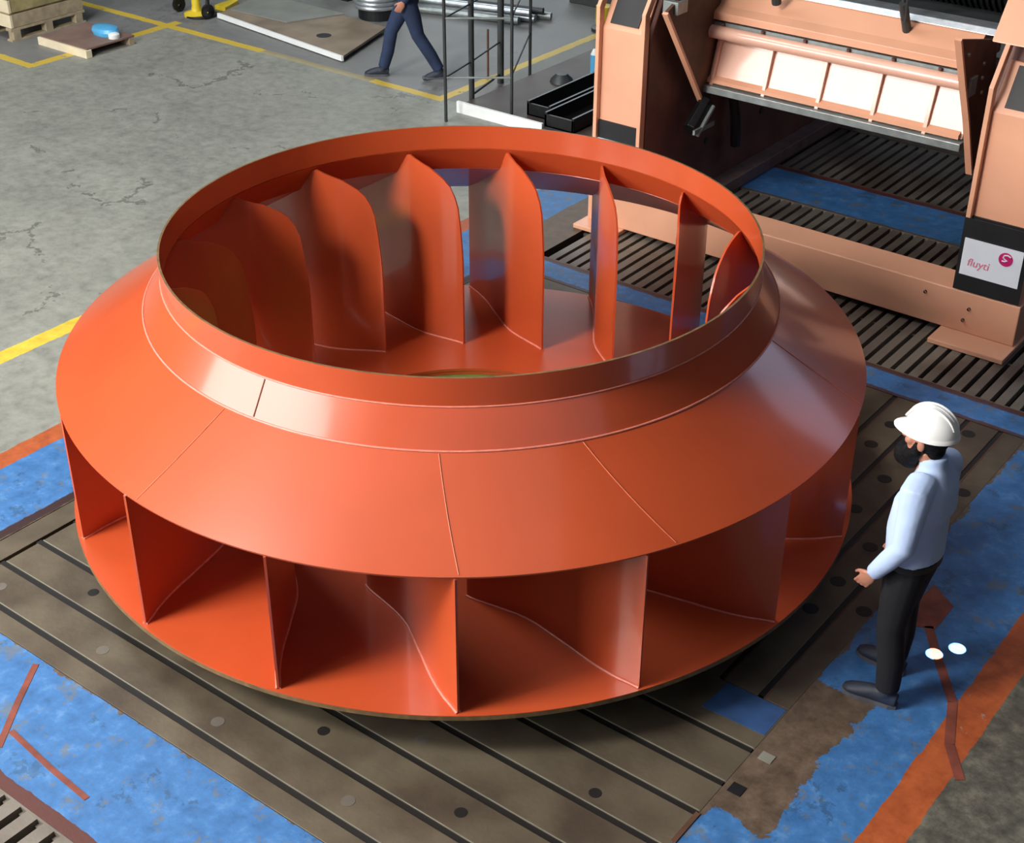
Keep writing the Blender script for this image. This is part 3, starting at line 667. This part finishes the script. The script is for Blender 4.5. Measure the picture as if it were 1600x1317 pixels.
# ------------------------------------------------------------------ background things
# steel ladder frame
sc = thing('scaffold_frame', W(5.9, 4.4, 0), 'dark steel scaffold frame with pale cross rungs beside the walking man', 'scaffold')
posts = [(5.11, 4.41, .017), (5.68, 4.53, .030), (5.52, 3.88, .017), (6.82, 4.62, .017), (6.42, 4.72, .036), (6.45, 4.92, .012)]
for i, (u, v, r) in enumerate(posts):
    b = MB(); b.tube([W(u, v, .072 if i == 2 else 0), W(u, v, 2.3 if i != 5 else .55)], r, n=10); b.build('post', DGREY if i != 5 else RUST, sc, smooth=True)
def rail(p, q, z, m, r=.012):
    b = MB(); b.tube([W(*p, z), W(*q, z)], r, n=8); b.build('rung', m, sc, smooth=True)
A, B2, C, D, E_ = [p[:2] for p in posts[:5]]
for z in (.46, 1.06, 1.66): rail(A, C, z, LGREY)
for z in (.46, 1.06, 1.66): rail(A, B2, z, DGREY, .009); rail(C, D, z+.02, DGREY, .009); rail(B2, E_, z, DGREY, .009)
rail(B2, (6.42, 4.72), .10, BLACK)
# raised deck with white front edge, with two black channels on it
dk = thing('raised_deck', W(6.8, 3.2, 0), 'low dark brown steel deck with a white front edge behind the red wheel', 'deck')
b = MB(); b.box(5.42, 9.1, 1.95, 4.50, 0, .07); b.build('deck_plate', PLATF, dk, bevel=.004)
b = MB(); b.box(5.39, 5.42, 3.40, 4.50, 0, .12); b.build('edge_board', WHITE, dk)
b = MB(); b.box(5.395, 5.42, 1.95, 3.42, 0, .075); b.build('edge_strip', DGREY, dk)
def channel(u0, u1, v0, v1, z, label):
    b = MB(); b.box(u0, u1, v0, v1, z, z+.02); b.box(u0, u1, v0, v0+.03, z, z+.15); b.box(u0, u1, v1-.03, v1, z, z+.15); b.box(u0, u0+.02, v0, v1, z, z+.13)
    tag(b.build('steel_channel', BLACKG, bevel=.004), label, 'beam')
channel(5.62, 8.6, 3.46, 3.76, .0715, 'black open-topped steel channel, the left one lying beside the peach column')
channel(5.46, 8.6, 3.06, 3.42, .0715, 'black open-topped steel channel, the right one nearest the peach column')
b = MB(); b.lathe([(.001, .09), (.06, .085), (.12, .03), (.13, 0)], W(6.7, 4.1, .071), n=20); tag(b.build('dark_cap', DGREY, smooth=True), 'small dark round cap lying on the brown deck beside the scaffold', 'cap')
b = MB(); b.tube([W(7.1, 3.95, .072), W(7.1, 3.95, .30)], .045, n=12); b.m = 1; b.tube([W(7.1, 3.95, .30), W(7.1, 3.95, .36)], [.045, .018], n=12)
tag(b.build('plastic_bottle', [BLUEC, WHITE], smooth=True), 'small pale blue bottle on the deck against the left column', 'bottle')
yb = thing('marker_stand', W(8.6, 5.0, 0), 'small yellow marker stand on a dark foot at the end of the yellow line', 'stand')
b = MB(); b.lathe([(.001, 0), (.15, 0), (.15, .04), (.05, .06)], W(8.75, 4.95, 0), n=20); b.build('foot', DGREY, yb, smooth=True)
b = MB(); b.lathe([(.09, .05), (.10, .10), (.10, .30), (.001, .32)], W(8.75, 4.95, 0), n=20); b.build('drum_body', YELLOW, yb, smooth=True)
b = MB(); b.box(9.5, 10.0, 3.4, 6.0, 0, .5); tag(b.build('steel_bin', DGREY, bevel=.01), 'low dark steel bin at the far end of the aisle', 'bin')
# pipes behind the scaffold
for i, (u0, v0, u1, v1, z, r, m) in enumerate([(7.9, 7.4, 8.3, 5.9, .05, .05, LGREY), (8.05, 7.3, 8.5, 5.8, .05, .05, SILVER), (8.25, 7.2, 8.7, 5.7, .05, .045, LGREY), (8.0, 7.4, 8.4, 5.8, .14, .045, SILVER), (8.2, 7.2, 8.6, 5.75, .13, .04, DGREY)]):
    b = MB(); b.tube([W(u0, v0, z), W(u1, v1, z)], r, n=14)
    tag(b.build('steel_pipe', m, smooth=True), 'grey steel pipe in the loose pile behind the scaffold', 'pipe', 'pipes piled behind the scaffold')
# thick plates lying on the floor
sp = thing('steel_plate', W(6.5, 7.8, 0), 'large brown-grey steel plate with a white front edge lying beside the walking man', 'plate')
b = MB(); b.prism_uv([(5.90, 6.58), (7.05, 6.95), (7.15, 9.2), (6.22, 8.97)], .04, .07); b.build('plate_body', SLABB, sp, bevel=.004)
b = MB(); b.prism_uv([(5.865, 6.58), (5.89, 6.57), (6.21, 8.97), (6.185, 8.98)], .015, .073); b.build('white_edge', WHITE, sp)
b = MB(); b.lathe([(.001, .072), (.09, .072), (.09, .06)], W(6.33, 7.3, 0), n=20); b.build('lifting_hole', BLACK, sp)
for p in ((6.1, 6.8), (6.4, 8.7), (6.9, 7.1), (6.95, 8.9)):
    b = MB(); b.box(p[0]-.08, p[0]+.08, p[1]-.08, p[1]+.08, 0, .04); b.build('spacer', BLACK, sp)
b = MB(); b.prism_uv([(6.42, 8.0), (7.12, 7.7), (7.14, 9.15), (6.38, 8.95)], .072, .085); tag(b.build('sheet_metal', SLABG), 'smooth grey metal sheet lying on top of the brown-grey plate', 'sheet')
# wire coil
b = MB()
for i in range(13):
    z = .16+i*.052
    b.rings([[W(7.50, 7.50, 0)+Vector(((.27+.028*math.cos(2*PI*j/8))*math.cos(2*PI*k/36), (.27+.028*math.cos(2*PI*j/8))*math.sin(2*PI*k/36), z+.028*math.sin(2*PI*j/8))) for j in range(8)] for k in range(36)], close=True)
tag(b.build('wire_coil', SILVER, smooth=True, angle=80), 'upright coil of bright galvanised wire behind the walking man', 'coil')
b = MB(); b.lathe([(.001, 0), (.24, 0), (.24, .03), (.24, .13), (.001, .135)], W(7.50, 7.50, 0), n=32); tag(b.build('coil_base', BLACK), 'black round base under the galvanised wire coil', 'base')
gs = thing('lime_stand', W(8.2, 8.9, 0), 'lime green machine stand with black foot left of the wire coil', 'stand')
b = MB(); b.box(7.75, 8.05, 8.25, 8.65, 0, .22); b.build('foot', BLACK, gs)
b = MB(); b.lathe([(.14, .20), (.10, .35), (.10, .9), (.001, .92)], W(7.9, 8.42, 0), n=16); b.build('post', LIME, gs, smooth=True)
# wooden crate on its pallet
pa = thing('wooden_pallet', W(4.6, 10.6, 0), 'pale wooden pallet in the top left corner under the crate', 'pallet')
for v in (10.15, 10.62, 11.10):
    for u in (4.06, 4.52, 4.96):
        b = MB(); b.box(u, u+.10, v, v+.10, .02, .12); b.build('block', WOOD, pa)
    b = MB(); b.box(4.03, 5.10, v, v+.10, .12, .15); b.build('bearer', WOOD, pa, bevel=.002)
    b = MB(); b.box(4.03, 5.10, v, v+.10, 0, .02); b.build('bottom_board', WOOD, pa)
cr = thing('wooden_crate', W(4.6, 10.6, .15), 'wooden crate of pale and yellowish boards standing on the pallet', 'crate')
b = MB(); b.box(4.08, 5.06, 10.19, 11.20, .15, .85); b.build('crate_body', YBOARD, cr)
for i in range(4):
    z = .155+i*.175
    b = MB(); b.box(4.05, 5.09, 10.155, 10.19, z, z+.15); b.build('side_board', WOOD if i != 1 else YBOARD, cr, bevel=.003)
    b = MB(); b.box(4.045, 4.08, 10.15, 11.22, z, z+.15); b.build('front_board', CREAM, cr, bevel=.003)
for i in range(6):
    b = MB(); b.box(4.04, 5.10, 10.15+i*.18, 10.15+i*.18+.165, .85, .875); b.build('top_board', WOOD if i % 2 else YBOARD, cr)
# plywood-topped skid with a blue packet
sk = thing('plywood_skid', W(4.6, 9.3, 0), 'brown plywood-topped low skid with a cream front timber', 'skid')
b = MB(); b.box(4.19, 4.88, 8.97, 9.82, .085, .105); b.build('plywood_top', BRPLATE, sk)
b = MB(); b.box(4.16, 4.24, 8.95, 9.84, 0, .09); b.build('front_timber', CREAM, sk, bevel=.003)
b = MB(); b.box(4.80, 4.87, 8.97, 9.82, 0, .085); b.build('rear_timber', WOOD, sk, bevel=.003)
b = MB(); b.rings([[W(4.70+.13*math.cos(a)*s, 9.26+.20*math.sin(a)*s, z) for a in (2*PI*k/20 for k in range(20))] for s, z in ((.9, .106), (1, .15), (.9, .19), (.5, .205))]); b.m = 1
b.rings([[W(4.66+.07*math.cos(a)*s, 9.06+.06*math.sin(a)*s, z) for a in (2*PI*k/12 for k in range(12))] for s, z in ((1, .106), (1, .15), (.5, .17))])
tag(b.build('plastic_bag', [BLUEC, WHITE], smooth=True), 'bright blue and white plastic bag lying on the plywood skid', 'bag')
# yellow pedestal and hand truck at the top
yp = thing('yellow_cart', W(6.15, 9.35, 0), 'yellow pedestal cart with two black wheels behind the crossing yellow floor lines', 'cart')
b = MB(); b.lathe([(.001, 0), (.16, 0), (.16, .03), (.07, .06), (.055, .12), (.05, .8), (.001, .82)], W(6.14, 9.30, 0), n=20); b.build('post', YELLOW, yp, smooth=True)
b = MB(); b.lathe([(.20, 0), (.20, .02), (.15, .025)], W(6.17, 9.25, 0), n=20); b.build('foot_ring', BLACK, yp, smooth=True)
ht = yp
for v in (9.07, 9.60):
    b = MB(); b.rings([[W(6.12, v, .09)+W(rr*math.cos(a), w, rr*math.sin(a)) for a in (2*PI*k/18 for k in range(18))] for rr, w in ((.03, -.02), (.09, -.02), (.09, .02), (.03, .02))], close=True); b.build('wheel', BLACKG, ht, smooth=True)
b = MB(); b.tube([W(6.12, 9.07, .09), W(6.2, 9.07, 1.0)], .025, n=8); b.tube([W(6.12, 9.60, .09), W(6.2, 9.6, 1.0)], .02, n=8); b.tube([W(6.16, 9.07, .5), W(6.16, 9.6, .5)], .02, n=8); b.build('frame', BLACK, ht, smooth=True)
b = MB(); b.prism_uv([(6.45, 9.12), (6.45, 9.32), (6.8, 9.35), (6.8, 9.25)], 0, .06); tag(b.build('yellow_box', YELLOW, bevel=.01), 'flat yellow box on the floor between the grey sheet and the cart', 'box')
# far machine edges that peep in along the top
b = MB(); b.box(6.9, 7.3, 9.9, 11.2, 0, .5); tag(b.build('tool_cabinet', DGREY, bevel=.01), 'dark low cabinet at the top edge beside the crate', 'cabinet')
